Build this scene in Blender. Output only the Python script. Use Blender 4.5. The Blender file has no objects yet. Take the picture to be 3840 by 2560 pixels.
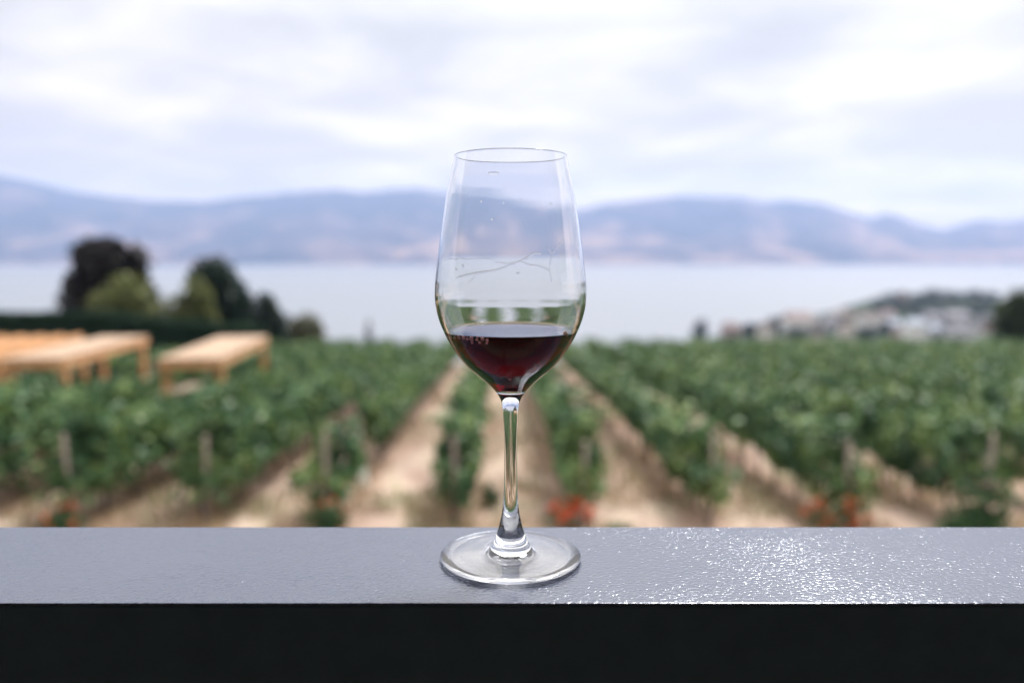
import bpy, bmesh, math, random
import numpy as np
from mathutils import Vector
PI = math.pi
C = bpy.context.scene.collection
SC = bpy.context.scene
rng = np.random.default_rng(7)
random.seed(7)

# ------------------------------------------------------------------ camera numbers
F = 2934.1                       # focal length in photo pixels (photo 3840 wide)
TILT = 0.106356                  # camera pitch down
DIST, EYE = 0.39315, 0.15554     # camera stands this far before the glass, this high above the rail
CX = 0.0007
def ray(xd, yd):
    """direction for a point of the photograph (2352 px wide reading), scaled to y = 1"""
    a = (xd * 1.6327 - 1920) / F; b = (1280 - yd * 1.6327) / F
    c, s = math.cos(TILT), math.sin(TILT)
    dy = c + b * s; dz = -s + b * c
    return a / dy, dz / dy
def at(xd, yd, d):
    rx, rz = ray(xd, yd)
    return Vector((CX + rx * d, d - DIST, EYE + rz * d))

# ------------------------------------------------------------------ helpers
def link(o, parent=None):
    C.objects.link(o)
    if parent is not None: o.parent = parent
    return o
def tag(o, label=None, cat=None, group=None, kind=None):
    if label: o['label'] = label
    if cat: o['category'] = cat
    if group: o['group'] = group
    if kind: o['kind'] = kind
    return o
def empty(name, loc=(0, 0, 0), rz=0.0):
    o = bpy.data.objects.new(name, None); o.empty_display_size = .1
    o.location = loc; o.rotation_euler = (0, 0, rz)
    return link(o)
def mesh_obj(name, V, Fc, mat, parent=None, smooth=False):
    me = bpy.data.meshes.new(name)
    me.from_pydata([tuple(map(float, v)) for v in V], [], [tuple(map(int, f)) for f in Fc])
    if mat: me.materials.append(mat)
    if smooth: me.polygons.foreach_set('use_smooth', [True] * len(me.polygons))
    me.update()
    return link(bpy.data.objects.new(name, me), parent)
def quads_mesh(name, V, mat):
    """V: (n,4,3) loose quads"""
    n = len(V); me = bpy.data.meshes.new(name)
    me.vertices.add(n * 4); me.vertices.foreach_set('co', np.ascontiguousarray(V, dtype=np.float32).ravel())
    me.loops.add(n * 4); me.loops.foreach_set('vertex_index', np.arange(n * 4, dtype=np.int32))
    me.polygons.add(n); me.polygons.foreach_set('loop_start', np.arange(0, n * 4, 4, dtype=np.int32))
    me.update(calc_edges=True)
    if mat: me.materials.append(mat)
    return me
class MB:
    def __init__(s): s.v = []; s.f = []
    def box(s, c, d, rz=0.0, shear=None):
        n = len(s.v); ca, sa = math.cos(rz), math.sin(rz)
        for sx in (-.5, .5):
            for sy in (-.5, .5):
                for sz in (-.5, .5):
                    x, y, z = sx * d[0], sy * d[1], sz * d[2]
                    s.v.append((c[0] + x * ca - y * sa, c[1] + x * sa + y * ca, c[2] + z))
        for q in ((0, 1, 3, 2), (4, 6, 7, 5), (0, 4, 5, 1), (2, 3, 7, 6), (0, 2, 6, 4), (1, 5, 7, 3)):
            s.f.append(tuple(n + i for i in q))
        return s
    def tube(s, pts, rads, k=8, cap=True):
        n0 = len(s.v); pts = [Vector(p) for p in pts]; m = len(pts)
        if not hasattr(rads, '__len__'): rads = [rads] * m
        up = None
        for i, p in enumerate(pts):
            t = (pts[min(i + 1, m - 1)] - pts[max(i - 1, 0)]).normalized()
            a = Vector((1, 0, 0)) if up is None else up
            if abs(a.dot(t)) > .95: a = Vector((0, 1, 0))
            u = (a - t * a.dot(t)).normalized(); up = u; w = t.cross(u)
            for j in range(k):
                g = 2 * PI * j / k
                s.v.append(tuple(p + (u * math.cos(g) + w * math.sin(g)) * rads[i]))
        for i in range(m - 1):
            for j in range(k):
                a = n0 + i * k + j; b = n0 + i * k + (j + 1) % k
                s.f.append((a, b, b + k, a + k))
        if cap:
            s.f.append(tuple(n0 + j for j in reversed(range(k))))
            s.f.append(tuple(n0 + (m - 1) * k + j for j in range(k)))
        return s
    def build(s, name, mat, parent=None, smooth=False):
        return mesh_obj(name, s.v, s.f, mat, parent, smooth)
def leaves(P, size, up=0.0):
    """bent leaf faces at points P (n,3)"""
    n = len(P)
    c = rng.normal(size=(n, 3)); c[:, 2] = c[:, 2] * (1 - .3 * min(up, 1)) + up * 1.3; c /= np.linalg.norm(c, axis=1)[:, None]
    a = rng.normal(size=(n, 3)); a -= c * (a * c).sum(1)[:, None]; a /= np.linalg.norm(a, axis=1)[:, None]
    b = np.cross(c, a)
    L = (size * (0.65 + .7 * rng.random(n)))[:, None] if hasattr(size, '__len__') else size * (0.65 + .7 * rng.random((n, 1)))
    V = np.empty((n, 4, 3))
    V[:, 0] = P - a * L * .5
    V[:, 1] = P + b * L * .46 + c * L * .14 - a * L * .08
    V[:, 2] = P + a * L * .5
    V[:, 3] = P - b * L * .46 + c * L * .14 - a * L * .08
    return V

# ------------------------------------------------------------------ materials
def mat(name):
    m = bpy.data.materials.new(name); m.use_nodes = True
    nt = m.node_tree; nt.nodes.clear()
    out = nt.nodes.new('ShaderNodeOutputMaterial')
    return m, nt, out
def N(nt, t, **kw):
    n = nt.nodes.new(t)
    for k, v in kw.items():
        if k.startswith('i_'): n.inputs[k[2:].replace('_', ' ')].default_value = v
        else: setattr(n, k, v)
    return n
def rgba(c): return (c[0], c[1], c[2], 1.0)
def ramp(nt, stops):
    r = nt.nodes.new('ShaderNodeValToRGB')
    el = r.color_ramp.elements
    while len(el) < len(stops): el.new(0.5)
    for e, (p, c) in zip(el, stops): e.position = p; e.color = rgba(c) if hasattr(c, '__len__') else (c, c, c, 1)
    return r
def noise(nt, vec, scale, detail=4, rough=.55, dist=0.0):
    n = N(nt, 'ShaderNodeTexNoise'); n.inputs['Scale'].default_value = scale
    n.inputs['Detail'].default_value = detail; n.inputs['Roughness'].default_value = rough
    n.inputs['Distortion'].default_value = dist
    if vec is not None: nt.links.new(vec, n.inputs['Vector'])
    return n
def simple(name, col, rough=.6, var=.25, scale=8.0, bump=0.0, spec=.4):
    """noise-varied opaque surface"""
    m, nt, out = mat(name); L = nt.links.new
    b = N(nt, 'ShaderNodeBsdfPrincipled'); b.inputs['Roughness'].default_value = rough
    b.inputs['Specular IOR Level'].default_value = spec
    tc = N(nt, 'ShaderNodeTexCoord'); n = noise(nt, tc.outputs['Object'], scale)
    lo = [c * (1 - var) for c in col]; hi = [min(1, c * (1 + var)) for c in col]
    r = ramp(nt, [(.3, lo), (.7, hi)]); L(n.outputs['Fac'], r.inputs['Fac']); L(r.outputs['Color'], b.inputs['Base Color'])
    if bump:
        bp = N(nt, 'ShaderNodeBump'); bp.inputs['Distance'].default_value = bump; L(n.outputs['Fac'], bp.inputs['Height'])
        L(bp.outputs['Normal'], b.inputs['Normal'])
    L(b.outputs['BSDF'], out.inputs['Surface'])
    return m
def leaf_mat(name, cols, trans=.35, rough=.55, clump=0.0):
    m, nt, out = mat(name); L = nt.links.new
    g = N(nt, 'ShaderNodeNewGeometry')
    r = ramp(nt, [(i / max(1, len(cols) - 1), c) for i, c in enumerate(cols)])
    if clump:
        tc = N(nt, 'ShaderNodeNewGeometry'); cn = noise(nt, tc.outputs['Position'], clump, 3, .6)
        cm = N(nt, 'ShaderNodeMapRange'); L(cn.outputs['Fac'], cm.inputs['Value']); cm.inputs['From Min'].default_value = .36; cm.inputs['From Max'].default_value = .64
        mxf = N(nt, 'ShaderNodeMix'); mxf.inputs['Factor'].default_value = .55; L(g.outputs['Random Per Island'], mxf.inputs['A']); L(cm.outputs['Result'], mxf.inputs['B'])
        L(mxf.outputs['Result'], r.inputs['Fac'])
    else:
        L(g.outputs['Random Per Island'], r.inputs['Fac'])
    b = N(nt, 'ShaderNodeBsdfPrincipled'); b.inputs['Roughness'].default_value = rough
    b.inputs['Specular IOR Level'].default_value = .25
    t = N(nt, 'ShaderNodeBsdfTranslucent'); mx = N(nt, 'ShaderNodeMixShader'); mx.inputs['Fac'].default_value = trans
    L(r.outputs['Color'], b.inputs['Base Color']); L(r.outputs['Color'], t.inputs['Color'])
    L(b.outputs['BSDF'], mx.inputs[1]); L(t.outputs['BSDF'], mx.inputs[2]); L(mx.outputs['Shader'], out.inputs['Surface'])
    return m
def glass_mat(name, ior, col=(1, 1, 1), rough=0.0):
    m, nt, out = mat(name)
    b = N(nt, 'ShaderNodeBsdfGlass'); b.inputs['IOR'].default_value = ior
    b.inputs['Color'].default_value = rgba(col); b.inputs['Roughness'].default_value = rough
    nt.links.new(b.outputs['BSDF'], out.inputs['Surface'])
    return m

M = {}
M['vine'] = leaf_mat('vine_leaf', [(.010, .036, .020), (.038, .100, .042), (.105, .175, .058), (.21, .275, .08)], .13, .50, 1.1)
M['hedge'] = leaf_mat('hedge_leaf', [(.010, .032, .018), (.016, .045, .022)], .15, .7)
M['copper'] = leaf_mat('copper_leaf', [(.006, .009, .008), (.013, .012, .011), (.024, .014, .014)], .08)
M['lime'] = leaf_mat('lime_leaf', [(.045, .062, .022), (.12, .145, .045), (.21, .215, .075)], .3)
M['conifer'] = leaf_mat('conifer_leaf', [(.010, .026, .018), (.016, .038, .024)], .12)
M['olive'] = leaf_mat('olive_leaf', [(.07, .08, .045), (.13, .13, .07)], .3)
M['village_green'] = leaf_mat('village_leaf', [(.010, .024, .017), (.020, .042, .025)], .15)
M['bush'] = leaf_mat('bush_leaf', [(.022, .06, .022), (.05, .11, .04)], .3)
M['petal'] = leaf_mat('petal', [(.62, .05, .03), (.70, .10, .035), (.72, .19, .05)], .35)
M['petal_dull'] = leaf_mat('petal_dull', [(.34, .06, .03), (.48, .13, .06), (.42, .17, .08)], .3)
M['cream_leaf'] = leaf_mat('cream_leaf', [(.35, .36, .20), (.45, .44, .28)], .3)
M['straw'] = leaf_mat('straw', [(.36, .27, .16), (.50, .39, .25), (.24, .15, .10), (.20, .24, .10), (.10, .16, .06)], .3, .6, .7)
M['bark'] = simple('bark', (.085, .062, .050), .9, .4, 20)
M['post'] = simple('weathered_post', (.34, .28, .25), .8, .3, 14)
M['tube'] = simple('grow_tube', (.72, .80, .78), .5, .1)
M['timber'] = simple('cedar_timber', (.46, .25, .115), .6, .25, 5)
M['slat'] = simple('cedar_slat', (.36, .25, .17), .6, .22, 5)

# ------------------------------------------------------------------ terrain
SL = 0.0647
def sstep(a, b, x):
    t = np.clip((x - a) / (b - a), 0, 1); return t * t * (3 - 2 * t)
def ground_z(x, y):
    x = np.asarray(x, float); y = np.asarray(y, float) + DIST
    z = EYE - (4.2 + SL * np.minimum(y, 60)) + 0 * x
    yy = np.maximum(y - 60, 0)
    az = x / np.maximum(y, 1)
    right = np.maximum(-.112 * yy, -35.2)
    left = np.maximum(-.22 * yy, -60)
    k = sstep(.12, .20, az)
    z = z + k * right + (1 - k) * left
    # shore of the lake on the right, then the wooded point
    s = x - (92 + (y - 420) * .70)
    sea = sstep(-25, 15, s) * (1 - sstep(820, 900, y))
    sea = np.where(y < 330, 1, sea * sstep(330, 400, y) + (1 - sstep(330, 400, y)))
    z = z * sea + np.minimum(z, -62) * (1 - sea)
    z = z + 7 * np.exp(-(((x - 400) / 72) ** 4 + ((y - 690) / 75) ** 2)) * sea
    z = z + .25 * np.sin(x * .09) * np.sin(y * .07) * sstep(60, 120, y)
    return z
def ground_mat():
    m, nt, out = mat('dry_ground'); L = nt.links.new
    b = N(nt, 'ShaderNodeBsdfPrincipled'); b.inputs['Roughness'].default_value = .95; b.inputs['Specular IOR Level'].default_value = .1
    tc = N(nt, 'ShaderNodeTexCoord'); o = tc.outputs['Object']
    mp = N(nt, 'ShaderNodeMapping'); mp.inputs['Scale'].default_value = (1, .45, 1); L(o, mp.inputs['Vector'])
    n1 = noise(nt, mp.outputs['Vector'], .9, 5, .6, .4)
    r1 = ramp(nt, [(.30, (.25, .165, .135)), (.45, (.37, .28, .23)), (.58, (.42, .335, .265)), (.72, (.28, .27, .17))])
    L(n1.outputs['Fac'], r1.inputs['Fac'])
    n2 = noise(nt, o, 6, 4, .6); r2 = ramp(nt, [(.3, .72), (.7, 1.12)]); L(n2.outputs['Fac'], r2.inputs['Fac'])
    mul = N(nt, 'ShaderNodeMix', data_type='RGBA', blend_type='MULTIPLY'); mul.inputs['Factor'].default_value = 1
    L(r1.outputs['Color'], mul.inputs['A']); L(r2.outputs['Color'], mul.inputs['B'])
    # tilled reddish soil under each vine row
    sx = N(nt, 'ShaderNodeSeparateXYZ'); L(o, sx.inputs[0])
    xx = N(nt, 'ShaderNodeMath', operation='MULTIPLY_ADD'); L(sx.outputs['Y'], xx.inputs[0]); xx.inputs[1].default_value = .0122; L(sx.outputs['X'], xx.inputs[2])
    sc = N(nt, 'ShaderNodeMath', operation='MULTIPLY_ADD'); L(xx.outputs[0], sc.inputs[0]); sc.inputs[1].default_value = 1 / 2.46; sc.inputs[2].default_value = (1.1 - .18) / 2.46 + .5 + 40
    fr = N(nt, 'ShaderNodeMath', operation='FRACT'); L(sc.outputs[0], fr.inputs[0])
    ds = N(nt, 'ShaderNodeMath', operation='SUBTRACT'); L(fr.outputs[0], ds.inputs[0]); ds.inputs[1].default_value = .5
    ab = N(nt, 'ShaderNodeMath', operation='ABSOLUTE'); L(ds.outputs[0], ab.inputs[0])
    wob = N(nt, 'ShaderNodeMath', operation='MULTIPLY_ADD'); L(n1.outputs['Fac'], wob.inputs[0]); wob.inputs[1].default_value = .35; L(ab.outputs[0], wob.inputs[2])
    rs = ramp(nt, [(.30, 1.0), (.46, 0.0)]); L(wob.outputs[0], rs.inputs['Fac'])
    soil = N(nt, 'ShaderNodeMix', data_type='RGBA'); L(rs.outputs['Color'], soil.inputs['Factor'])
    L(mul.outputs['Result'], soil.inputs['A']); soil.inputs['B'].default_value = (.28, .195, .15, 1)
    # far slope below the vineyard: green and straw patches
    far = N(nt, 'ShaderNodeMapRange'); L(sx.outputs['Y'], far.inputs['Value']); far.inputs['From Min'].default_value = 57; far.inputs['From Max'].default_value = 70
    n3 = noise(nt, o, .02, 5); r3 = ramp(nt, [(.38, (.016, .034, .02)), (.56, (.035, .055, .028)), (.70, (.20, .18, .12))]); L(n3.outputs['Fac'], r3.inputs['Fac'])
    fm = N(nt, 'ShaderNodeMix', data_type='RGBA'); L(far.outputs['Result'], fm.inputs['Factor']); L(soil.outputs['Result'], fm.inputs['A']); L(r3.outputs['Color'], fm.inputs['B'])
    nr = N(nt, 'ShaderNodeMapRange'); L(sx.outputs['Y'], nr.inputs['Value']); nr.inputs['From Min'].default_value = 9; nr.inputs['From Max'].default_value = 11.5
    nm = N(nt, 'ShaderNodeMix', data_type='RGBA'); L(nr.outputs['Result'], nm.inputs['Factor']); nm.inputs['A'].default_value = (.03, .055, .025, 1); L(fm.outputs['Result'], nm.inputs['B'])  # unseen near ground, coloured dark green to dim its reflection in the bowl
    L(nm.outputs['Result'], b.inputs['Base Color'])
    bp = N(nt, 'ShaderNodeBump'); bp.inputs['Distance'].default_value = .08; L(n2.outputs['Fac'], bp.inputs['Height']); L(bp.outputs['Normal'], b.inputs['Normal'])
    L(b.outputs['BSDF'], out.inputs['Surface'])
    return m
def grid(name, xs, ys, zf, m, kind='structure'):
    X, Y = np.meshgrid(xs, ys); Z = zf(X, Y)
    nx, ny = len(xs), len(ys)
    V = np.stack([X, Y, Z], -1).reshape(-1, 3)
    Fc = [(j * nx + i, j * nx + i + 1, (j + 1) * nx + i + 1, (j + 1) * nx + i) for j in range(ny - 1) for i in range(nx - 1)]
    o = mesh_obj(name, V, Fc, m, smooth=True); o['kind'] = kind
    return o
xs = np.unique(np.concatenate([np.linspace(-900, -60, 40), np.linspace(-60, 60, 90), np.linspace(60, 700, 120), np.linspace(700, 1200, 12)]))
ys = np.unique(np.concatenate([np.linspace(-60, 8, 12), np.linspace(8, 70, 70), np.linspace(70, 950, 150)]))
grid('ground', xs, ys, ground_z, ground_mat())

# ------------------------------------------------------------------ lake
def lake_mat():
    m, nt, out = mat('lake_water'); L = nt.links.new
    b = N(nt, 'ShaderNodeBsdfPrincipled'); b.inputs['Base Color'].default_value = (.15, .165, .185, 1)
    b.inputs['Roughness'].default_value = .34; b.inputs['IOR'].default_value = 1.33
    tc = N(nt, 'ShaderNodeTexCoord'); mp = N(nt, 'ShaderNodeMapping'); mp.inputs['Scale'].default_value = (.25, 1, 1); L(tc.outputs['Object'], mp.inputs['Vector'])
    n = noise(nt, mp.outputs['Vector'], .25, 4, .6)
    bp = N(nt, 'ShaderNodeBump'); bp.inputs['Distance'].default_value = .10; bp.inputs['Strength'].default_value = .25
    L(n.outputs['Fac'], bp.inputs['Height']); L(bp.outputs['Normal'], b.inputs['Normal'])
    L(b.outputs['BSDF'], out.inputs['Surface'])
    return m
LAKE = EYE - 45
grid('lake', np.linspace(-9000, 9000, 10), np.linspace(150, 9000, 10), lambda X, Y: 0 * X + LAKE, lake_mat())

# ------------------------------------------------------------------ mountains across the lake
SKY = [(-900, 380), (-300, 372), (0, 400), (60, 412), (150, 436), (230, 447), (330, 460), (450, 462), (560, 452), (680, 440), (760, 434), (840, 442), (900, 434), (960, 432), (1040, 445),
       (1110, 450), (1180, 468), (1270, 484), (1340, 480), (1400, 466), (1480, 458), (1560, 450), (1700, 453), (1760, 464), (1830, 460), (1900, 470), (1960, 490), (2000, 502), (2030, 490),
       (2060, 496), (2110, 516), (2170, 528), (2220, 512), (2260, 505), (2300, 512), (2352, 505), (2700, 520), (3300, 500)]
def vnoise(x, y, seed):
    r = np.random.default_rng(seed); T = r.random((256, 256))
    xi = np.floor(x).astype(int); yi = np.floor(y).astype(int); fx = x - xi; fy = y - yi
    fx = fx * fx * (3 - 2 * fx); fy = fy * fy * (3 - 2 * fy)
    g = lambda a, b: T[a % 256, b % 256]
    return (g(xi, yi) * (1 - fx) + g(xi + 1, yi) * fx) * (1 - fy) + (g(xi, yi + 1) * (1 - fx) + g(xi + 1, yi + 1) * fx) * fy
def fbm(x, y, seed, o=5):
    s = 0; a = .5; t = 0
    for i in range(o): s = s + a * vnoise(x * 2 ** i, y * 2 ** i, seed + i); t += a; a *= .5
    return s / t
def mountains():
    ax = []; ez = []
    for x, y in SKY:
        rx, rz = ray(x, y); ax.append(rx); ez.append(rz)
    us = np.linspace(-1.05, 1.05, 420); vs = np.linspace(0, 1, 90)
    U, Vv = np.meshgrid(us, vs)
    Y = 5050 + 2600 * Vv + 120 * (fbm(U * 9, Vv * 0 + 3, 50) - .5)
    X = U * (5100 + 2600 * Vv)
    sky = np.interp(X / Y, ax, ez) + .0025 * (fbm(U * 60, Vv * 0 + 2, 80) - .5)
    peak = .78
    t = np.clip(Vv / peak, 0, 1)
    rise = t ** .85
    n = fbm(U * 7 + 3, Vv * 4, 20, 5) - .5
    n2 = np.abs(fbm(U * 16 + 8, Vv * 5, 33, 5) - .5) * 2
    prof = rise * (1 - (1 - t) * (.35 * n2 + .9 * n))
    prof = np.minimum(prof, 1 - .02 * (1 - t) * 10 * t)
    back = 1 - .6 * np.clip((Vv - peak) / (1 - peak), 0, 1)
    base = (LAKE - EYE) / 5100
    tanE = base + (sky - base) * prof * back
    Z = EYE + tanE * Y
    Z[0] = LAKE - 5
    nx = len(us); V = np.stack([X, Y, Z], -1).reshape(-1, 3)
    Fc = [(j * nx + i, j * nx + i + 1, (j + 1) * nx + i + 1, (j + 1) * nx + i) for j in range(len(vs) - 1) for i in range(nx - 1)]
    m, nt, out = mat('mountain_slope'); L = nt.links.new
    b = N(nt, 'ShaderNodeBsdfPrincipled'); b.inputs['Roughness'].default_value = .95; b.inputs['Specular IOR Level'].default_value = .05
    tc = N(nt, 'ShaderNodeTexCoord'); mp = N(nt, 'ShaderNodeMapping'); mp.inputs['Scale'].default_value = (1, .8, 1.6); L(tc.outputs['Object'], mp.inputs['Vector'])
    n1 = noise(nt, mp.outputs['Vector'], .0022, 6, .6, .6)
    sx = N(nt, 'ShaderNodeSeparateXYZ'); L(tc.outputs['Object'], sx.inputs[0])
    hz = N(nt, 'ShaderNodeMapRange'); L(sx.outputs['Z'], hz.inputs['Value']); hz.inputs['From Min'].default_value = -45; hz.inputs['From Max'].default_value = 420
    hz.inputs['To Min'].default_value = .05; hz.inputs['To Max'].default_value = -.10
    ad = N(nt, 'ShaderNodeMath', operation='ADD'); L(n1.outputs['Fac'], ad.inputs[0]); L(hz.outputs['Result'], ad.inputs[1])
    r = ramp(nt, [(.40, (.012, .028, .045)), (.52, (.07, .06, .07)), (.64, (.26, .18, .14))]); L(ad.outputs[0], r.inputs['Fac'])
    L(r.outputs['Color'], b.inputs['Base Color']); L(b.outputs['BSDF'], out.inputs['Surface'])
    o = mesh_obj('mountains', V, Fc, m, smooth=True); o['kind'] = 'structure'
mountains()

# ------------------------------------------------------------------ haze
def haze():
    m, nt, out = mat('haze_air')
    v = N(nt, 'ShaderNodeVolumePrincipled'); v.inputs['Color'].default_value = (.48, .61, 1.0, 1)
    v.inputs['Density'].default_value = 1.25e-4; v.inputs['Anisotropy'].default_value = .2
    nt.links.new(v.outputs['Volume'], out.inputs['Volume'])
    b = MB().box((0, 4100, 387.5), (19000, 10000, 915))
    o = b.build('haze', m); o['kind'] = 'stuff'
haze()

# ------------------------------------------------------------------ vine rows
ROWW = 2.46
Y0 = 14.9 - DIST
def row_x(k, y): return -1.1 + ROWW * k - .0122 * (y - Y0)
def vine_mesh(name, length, seed, gaps=(), wide=1.0, tall=0.0):
    g = np.random.default_rng(seed)
    n = int(length * 480 * wide)
    t = -.75 + g.random(n) * (length + .75)
    per = fbm(t * .85, t * 0 + seed, 100 + seed, 3)          # plant by plant swelling
    top = 1.24 + tall + .74 * per + .22 * np.exp(-np.maximum(t, 0) / 3)
    bb = np.exp(-(np.maximum(t, 0) / 4.5) ** 2); bot = (.60 - .34 * bb) + (.40 + .15 * bb) * fbm(t * 1.1, t * 0 + 9, 140 + seed, 3)
    u = g.random(n) ** .9
    z = bot + (top - bot) * u
    w = wide * (.19 + .21 * np.sin(np.clip(u, 0, 1) * PI * .85 + .3)) * (.65 + .7 * fbm(t * 1.3, z * 2.2, 160 + seed, 3))
    side = np.where(g.random(n) < .5, -1, 1) * (g.random(n) ** .45)
    w = w * (1 + .26 * bb)
    side = np.where(t < .5, g.random(n) * 2 - 1, side)
    x = side * w
    keep = fbm(t * 2.3, z * 2.6 + side, 180 + seed, 3) > .33
    keep &= (t > .0) | (z < 1.0 + .35 * per)
    for a, b in gaps: keep &= ~((t > a) & (t < b))
    # long shoots that stick out of the canopy
    m = int(length * 14); st = g.random(m) * length; so = np.repeat(st, 5)
    kk = np.tile(np.arange(5), m) * .09
    lean = np.repeat(g.normal(size=m) * .7, 5)
    px = lean * kk * 1.6 + np.repeat(g.normal(size=m) * .15, 5); pz = np.repeat(1.35 + .52 * fbm(st * .85, st * 0 + seed, 100 + seed, 3), 5) + kk
    ks = np.ones(len(so), bool)
    for a, b in gaps: ks &= ~((so > a) & (so < b))
    P = np.concatenate([np.stack([x, t, z], 1)[keep], np.stack([px, so, pz], 1)[ks]])
    P[:, 2] -= SL * P[:, 1]
    global rng
    rng = g
    return quads_mesh(name, leaves(P, .17, .75), M['vine'])
def trunk_mesh():
    b = MB().tube([(0, 0, -.15), (.02, .01, .25), (-.03, .02, .6), (.01, 0, .95)], [.045, .035, .032, .024], 7)
    b.tube([(.01, 0, .9), (.0, .3, .98), (0, .58, .95)], [.022, .018, .012], 6).tube([(.01, 0, .9), (.0, -.3, .98), (0, -.58, .95)], [.022, .018, .012], 6)
    me = bpy.data.meshes.new('trunk'); me.from_pydata(b.v, [], b.f); me.materials.append(M['bark']); return me
def post_mesh(h=1.95):
    b = MB().tube([(0, 0, -.3), (0, 0, h - .02), (0, 0, h)], [.048, .044, .036], 10)
    me = bpy.data.meshes.new('post'); me.from_pydata(b.v, [], b.f); me.materials.append(M['post']); return me
TR, PO = trunk_mesh(), post_mesh()
LONG = 42.5
FULL = [vine_mesh('foliage', LONG, s, wide=.86, tall=-.10) for s in (1, 2, 3)]
GAPROW = vine_mesh('foliage', LONG, 4, gaps=((1.5, 4.6),))
SHORT = [vine_mesh('foliage', 8.0, s, wide=1.7, tall=.55) for s in (5, 6)]
WIDE = vine_mesh('foliage', LONG, 9, wide=1.45, tall=.12)
BACK = [vine_mesh('foliage', 21.0, s) for s in (7, 8)]
ordn = ['first', 'second', 'third', 'fourth', 'fifth', 'sixth', 'seventh', 'eighth', 'ninth', 'tenth', 'eleventh', 'twelfth', 'thirteenth', 'fourteenth', 'fifteenth', 'sixteenth', 'seventeenth', 'eighteenth']
def vine_row(k, me, y0, length, label, ntr, group='vine rows of the vineyard'):
    x0 = row_x(k, y0); z0 = float(ground_z(x0, y0))
    r = empty('vine_row', (x0, y0, z0), math.atan(.0122))
    tag(r, label, 'vine row', group)
    f = link(bpy.data.objects.new('foliage', me), r)
    yy = 0.0
    while yy < min(length, 30):
        p = link(bpy.data.objects.new('post', PO), r); p.location = (random.uniform(-.03, .03), yy - .30, -SL * yy); p.rotation_euler = (random.uniform(-.05, .05), random.uniform(-.05, .05), 0); p.scale = (1, 1, random.uniform(.86, 1.0))
        yy += 6.4
    for i in range(ntr):
        t = -.35 + i * 1.25
        if me is GAPROW and 1.4 < t < 4.7: continue
        q = link(bpy.data.objects.new('trunk', TR), r); q.location = (random.uniform(-.04, .04), t, -SL * t); q.rotation_euler = (random.uniform(-.12, .12), random.uniform(-.12, .12), random.uniform(-.3, .3))
    return r
for k in range(-3, 19):
    if k == -1: me = GAPROW
    elif k < -1: me = WIDE
    else: me = FULL[(k * 5 + 2) % 3]
    if k >= 1: lab = f'{ordn[k-1]} long green vine row to the right of the glass stem'
    elif k == -1: lab = 'long vine row left of the stem, broken by a gap with a white grow tube'
    else: lab = f'{ordn[-k]} long green vine row to the left of the glass stem'
    off = {0: .2, 1: 0., -1: 0., 2: .1, -2: .3, 3: -.3, 4: -.6, -3: .1}.get(k, random.uniform(-.6, .2))
    vine_row(k, me, Y0 + off, LONG, lab, 9 if -4 < k < 7 else 3)
for i, k in enumerate((-4, -5, -6, -7, -8)):
    vine_row(k, SHORT[i % 2], Y0 + .1 * i, 8.0, f'{ordn[i]} short vine row from the stem, in front of the timber pergolas', 5)
for i, k in enumerate((-4, -5, -6, -7)):
    vine_row(k, BACK[i % 2], 35.0, 21, f'{ordn[i]} vine row from the stem among those behind the timber pergolas', 0)
# young replacement vine in its white guard, standing in the gap
gx = row_x(-1, 17.5) + .12; gz = float(ground_z(gx, 17.5))
t = empty('grow_tube', (gx, 17.5, gz)); tag(t, 'pale white grow tube with a thin stake, in the gap of a vine row', 'grow tube')
MB().tube([(0, 0, 0), (0, 0, .3), (0, 0, .68)], [.10, .095, .085], 10).build('sleeve', M['tube'], t)
MB().tube([(0.0, .0, -.1), (-.05, .02, 1.75)], [.03, .025], 8).build('stake', M['post'], t)

# ------------------------------------------------------------------ rose bushes and low shrubs at the row ends
def blob_points(n, r, g, shell=.5):
    d = g.normal(size=(n, 3)); d /= np.linalg.norm(d, axis=1)[:, None]
    return d * (shell + (1 - shell) * g.random((n, 1))) * np.array(r)
def rose(xd, yd, d, w, h, label, seed, nf=70, nl=450, petal='petal_dull'):
    global rng
    g = np.random.default_rng(seed); rng = g
    p = at(xd, yd, d); z0 = float(ground_z(p.x, p.y))
    r = empty('rose_bush', (p.x, p.y, z0)); tag(r, label, 'rose bush', 'rose bushes at the row ends')
    P = blob_points(nl, (w, w * .8, h * .5), g, .25) + np.array([0, 0, h * .5])
    P = P[fbm(P[:, 0] * 5 + seed, P[:, 2] * 5, seed, 2) > .42]
    link(bpy.data.objects.new('foliage', quads_mesh('foliage', leaves(P, .08), M['bush'])), r)
    c = blob_points(nf, (w * .95, w * .75, h * .5), g, .8) + np.array([0, 0, h * .58])
    Q = (c[:, None, :] + g.normal(size=(len(c), 9, 3)) * .028).reshape(-1, 3)
    b = link(bpy.data.objects.new('blossoms', quads_mesh('blossoms', leaves(Q, .085), M[petal])), r)
    b['kind'] = 'stuff'
    s = MB()
    for i in range(5):
        a = g.random() * 6.28; s.tube([(0.03 * math.cos(a), .03 * math.sin(a), 0), (w * .5 * math.cos(a), w * .5 * math.sin(a), h * .75)], [.012, .006], 5)
    s.build('stems', M['bark'], r)
rose(140, 1180, 13.7, .42, .62, 'red rose bush with dark leaves in front of the far left vine rows', 11, 14, 700)
rose(750, 1178, 13.7, .42, .72, 'sparse orange rose bush left of the glass foot, below a vine post', 12, 10, 600)
rose(1310, 1172, 13.8, .46, .68, 'bright red rose bush just right of the glass stem', 13, 22, 600, 'petal')
rose(1925, 1178, 13.8, .62, .75, 'wide orange red rose bush right of the glass above the glinting rail', 14, 26, 420)
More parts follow.
